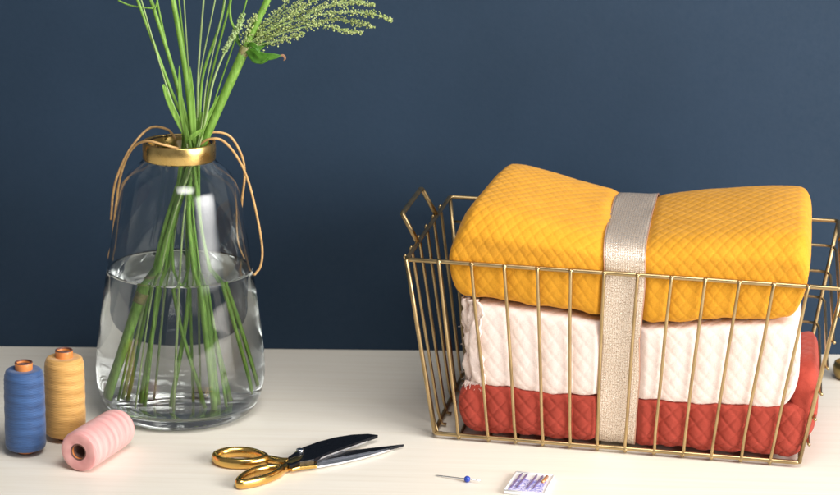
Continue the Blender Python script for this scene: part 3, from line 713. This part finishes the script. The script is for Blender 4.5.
# ------------------------------------------------------------------ thread spools
def spool(loc, R_, tm, label, hz=.094, lying=None, tail=None):
    """axis +z in local space; lying = (dirx, diry) sets it on its side"""
    e = empty('thread_spool', (0, 0, 0), label, 'thread spool', 'spools of sewing thread')
    tp = catmull([(.0086, .0050), (.0150, .0045), (R_*.93, .0056), (R_, .0100), (R_*1.0, .03), (R_*.995, .05), (R_*.985, .068), (R_*.965, .0795), (R_*.87, .0855), (.0150, .0870), (.0086, .0868)], 6)
    pr_ = []
    for i, (r, z) in enumerate(tp): pr_.append((r+.0002*math.sin(z*1500)*(r > .015), z))
    V, F, U = lathe(pr_, (0, 0, 0), 72)
    # close the uv seam by duplicating nothing: thread bands are periodic in u
    mesh('thread', V, F, tm, e, uv=U)
    zb0 = .0055 if lying is not None else .0
    V, F, U = lathe([(.0070, zb0), (.0086, zb0), (.0090, zb0+.001), (.0088, zb0+.004), (.0087, hz-.004), (.0090, hz-.001), (.0086, hz), (.0074, hz), (.0070, hz-.001), (.0070, zb0)], (0, 0, 0), 48)
    core = mesh('core_tube', V, F, m_tube, e)
    V, F, U = lathe([(.0069, zb0+.002), (.0069, hz-.0025), (.0062, hz-.0025), (.0062, zb0+.002), (.0069, zb0+.002)], (0, 0, 0), 40); mesh('bore_shade_lining', V, F, m_rim_and_shade, core)  # added dark sleeve: the shade inside the tube is put into its colour
    for z0 in (hz-.0002, zb0+.0002):
        P = [((.0079)*math.cos(a), .0079*math.sin(a), z0) for a in np.linspace(0, 2*math.pi, 40, endpoint=False)]
        V, F = tube(P, .0010, 6, closed=True); mesh('tube_rim', V, F, m_rim_and_shade, core)
    e.location = loc
    if lying is not None:
        d = Vector((lying[0], lying[1], 0)).normalized(); e.rotation_euler = d.to_track_quat('Z', 'Y').to_euler()
    return e
spool((-.3905, 2.0098, .0012), .0202, m_tblue, 'upright spool of dark blue thread on an orange tube, leftmost of the spools')
sp2 = spool((-.3575, 2.052, .0012), .0205, m_tgold, 'upright spool of ochre gold thread between the blue spool and the vase')
V, F = tube(catmull([(.0195, -.004, .050), (.0235, -.007, .052), (.0245, -.008, .046), (.0205, -.009, .038)], 5), .0005, 5); mesh('loose_thread', V, F, m_tgold, sp2)
P0 = np.array([-.3285, 1.9617, .0208]); P1 = np.array([-.3020, 2.031, .0205])
dr = (P1-P0)/np.linalg.norm(P1-P0)
spool(P0-dr*.0075, .0205, m_tpink, 'spool of pale pink thread lying on its side in front of the vase', lying=dr[:2], hz=.094)

# ------------------------------------------------------------------ scissors
def TP(x, y, z=0):
    d = fw*FPX+r2*(x-420)-u2*(y-247); t = (z-CAMP[2])/d[2]; q = CAMP+t*d; return q
piv = TP(299, 451, .008)
sci = empty('scissors', (piv[0], piv[1], 0), 'open tailor scissors with black blades and gold loop handles on the table', 'scissors')
def flat(px, z): return [tuple(TP(x, y, z)[:2]) for x, y in px]
def blade_mesh(px_dark, px_edge, z0, z1, name):
    poly = flat(px_dark, z1); V, F = prism(poly, z0, z1); o = mesh(name, V, F, m_black, sci, smooth=False); bevel(o, .0003, 2)
    poly = flat(px_edge, z0+.0010); V, F = prism(poly, z0-.0006, z0+.0012); c_ = mesh('cutting_edge', V, F, m_edge, o, smooth=False); bevel(c_, .0003, 1)
    return o
blade_mesh([(283, 460), (297, 450), (303, 446.5), (318, 441), (335, 436.5), (352, 433.8), (368, 433), (378, 434.2), (366, 438.5), (345, 446), (325, 453), (314, 458.5), (300, 461), (290, 465)],
           [(312, 460), (325, 453), (345, 445.5), (366, 438), (378.5, 434.4), (366, 441), (350, 446.8), (332, 453), (318, 458.5)], .0058, .0092, 'blade')
blade_mesh([(303, 463), (312, 458.5), (330, 454), (345, 450), (362, 448.2), (385, 445.5), (404, 443.4), (388, 447.8), (365, 452), (340, 456.5), (322, 459.8), (308, 464)],
           [(300, 466), (322, 459.2), (340, 456), (365, 451.5), (388, 447.5), (404.3, 443.6), (385, 450.5), (362, 457), (340, 462), (318, 465.8), (303, 467)], .0026, .0052, 'blade')
def loop(px, z, r, flatk=1.25):
    P = catmull([TP(x, y, zz_) for (x, y), zz_ in zip(px, z)], 8, closed=True)
    return tube(P, r, 12, closed=True, flat=.68, upv=(0, 0, 1))
# back loop
V1 = loop([(215.5, 456), (223, 452.5), (235, 451.2), (248, 451.6), (259, 454.5), (266, 458.5), (258, 461.5), (245, 463), (230, 462.5), (219, 460)], [.006]*10, .0056)
V2 = tube(catmull([TP(262, 457.5, .006), TP(272, 459, .006), TP(281, 460.8, .007), TP(288, 461, .0075)], 6), .0040, 12, flat=1.2)
o = mesh('handle', *join([V1, V2]), m_gold, sci)
V1 = loop([(238.5, 481), (245, 475.5), (256, 470.5), (269, 468), (281, 468.5), (279, 472), (270, 476.5), (258, 480.5), (246, 483), (239.5, 483.5)], [.0055]*10, .0050)
V2 = tube(catmull([TP(278, 470, .005), TP(286, 466.5, .005), TP(294, 462, .006), TP(302, 459, .005), TP(311, 458, .0045)], 6), [.0042]*8+[.0046]*8+[.0044]*9, 12, flat=1.5)
o = mesh('handle', *join([V1, V2]), m_gold, sci)
V, F = prism(flat([(288, 466), (296, 459), (306, 456.5), (317.5, 453.5), (317, 456), (309, 459.5), (317, 461), (317, 465), (300, 466.5), (292, 468.5)], .006), .0030, .0064)
o = mesh('bolster', V, F, m_gold, sci, smooth=False); bevel(o, .0008, 2)
V, F, _ = lathe([(.0003, .0022), (.0030, .0022), (.0040, .0016), (.0042, -.001), (.0003, -.001)], (piv[0]+.001, piv[1], .0088), 24)
mesh('screw', V, F, m_steel, sci)

# ------------------------------------------------------------------ pin
a, h_, b_ = TP(435, 474.7, .0008), TP(467.2, 478.4, .0032), TP(480, 480.0, .0036)
pin = empty('ball_pin', (h_[0], h_[1], 0), 'tiny steel sewing pin with a round blue bead, lying on the table', 'pin')
V, F = tube([a, a+(h_-a)*.08, h_, b_], [.0002, .0007, .0007, .0007], 8); mesh('shaft', V, F, m_steel, pin)
V, F, _ = lathe([(max(.0032*math.sin(t), .0001), -.0032*math.cos(t)) for t in np.linspace(0, math.pi, 14)], h_, 20); mesh('bead', V, F, m_bead, pin)

# ------------------------------------------------------------------ needle case
c0, c1, c2, c3 = TP(503.5, 490.5, .003)[:2], TP(515.8, 471.3, .003)[:2], TP(554.5, 475.3, .003)[:2], TP(545, 494.5, .003)[:2]
def bil(u, v_): return (1-u)*(1-v_)*c0+u*(1-v_)*c3+(1-u)*v_*c1+u*v_*c2
cc = bil(.5, .5)
case = empty('needle_case', (cc[0], cc[1], 0), 'small flat white needle case with violet print beside the pin', 'needle case')
V, F = prism([tuple(c0), tuple(c3), tuple(c2), tuple(c1)], .0003, .0034); o = mesh('case_body', V, F, m_case, case, smooth=False); bevel(o, .0008, 2)
def quad(u0, u1, v0, v1): return [tuple(bil(u0, v0)), tuple(bil(u1, v0)), tuple(bil(u1, v1)), tuple(bil(u0, v1))]
V, F = prism(quad(.08, .90, .07, .66), .0030, .00365); mesh('printed_card', V, F, m_print, case, smooth=False)
inks = []
for i in range(46):
    u = random.uniform(.10, .85); v_ = random.uniform(.10, .62); inks.append(prism(quad(u, u+random.uniform(.01, .05), v_, v_+random.uniform(.01, .03)), .0036, .0038))
V, F = join(inks); mesh('ink_marks', V, F, m_ink, case, smooth=False)
for i, u in enumerate((.16, .30, .55, .70)):
    a = np.append(bil(u-.04, .10+.03*i), .0043); b_ = np.append(bil(u+.03, .90), .0043)
    V, F = tube([a, a+(b_-a)*.1, a+(b_-a)*.9, b_], [.0003, .0009, .0011, .0006], 8); mesh('needle', V, F, m_needle, case)
a = np.append(bil(.80, .55), .0043); b_ = np.append(bil(.84, .88), .0043)
V, F = tube([a, b_], .0016, 8); mesh('copper_needle', V, F, m_copper, case)
fr_ = []
for p_, q_ in ((c0, c3), (c3, c2), (c2, c1), (c1, c0)):
    A_, B_ = np.append(cc+(p_-cc)*.96, .0037), np.append(cc+(q_-cc)*.96, .0037); fr_.append(tube([A_, B_], .0009, 6))
V, F = join(fr_); mesh('case_rim', V, F, m_case, case)

# ------------------------------------------------------------------ small pot cut off at the right edge
pc_ = TP(849, 378, 0)
V, F, _ = lathe([(.0003, .0), (.012, .0), (.016, .002), (.0185, .008), (.019, .014), (.0175, .019), (.0165, .020), (.0155, .019), (.0170, .013), (.015, .004), (.0003, .003)], pc_, 40)
o = mesh('brass_pot', V, F, m_pot, base=pc_); tag(o, 'small antique brass pot on the table at the far right edge', 'pot')
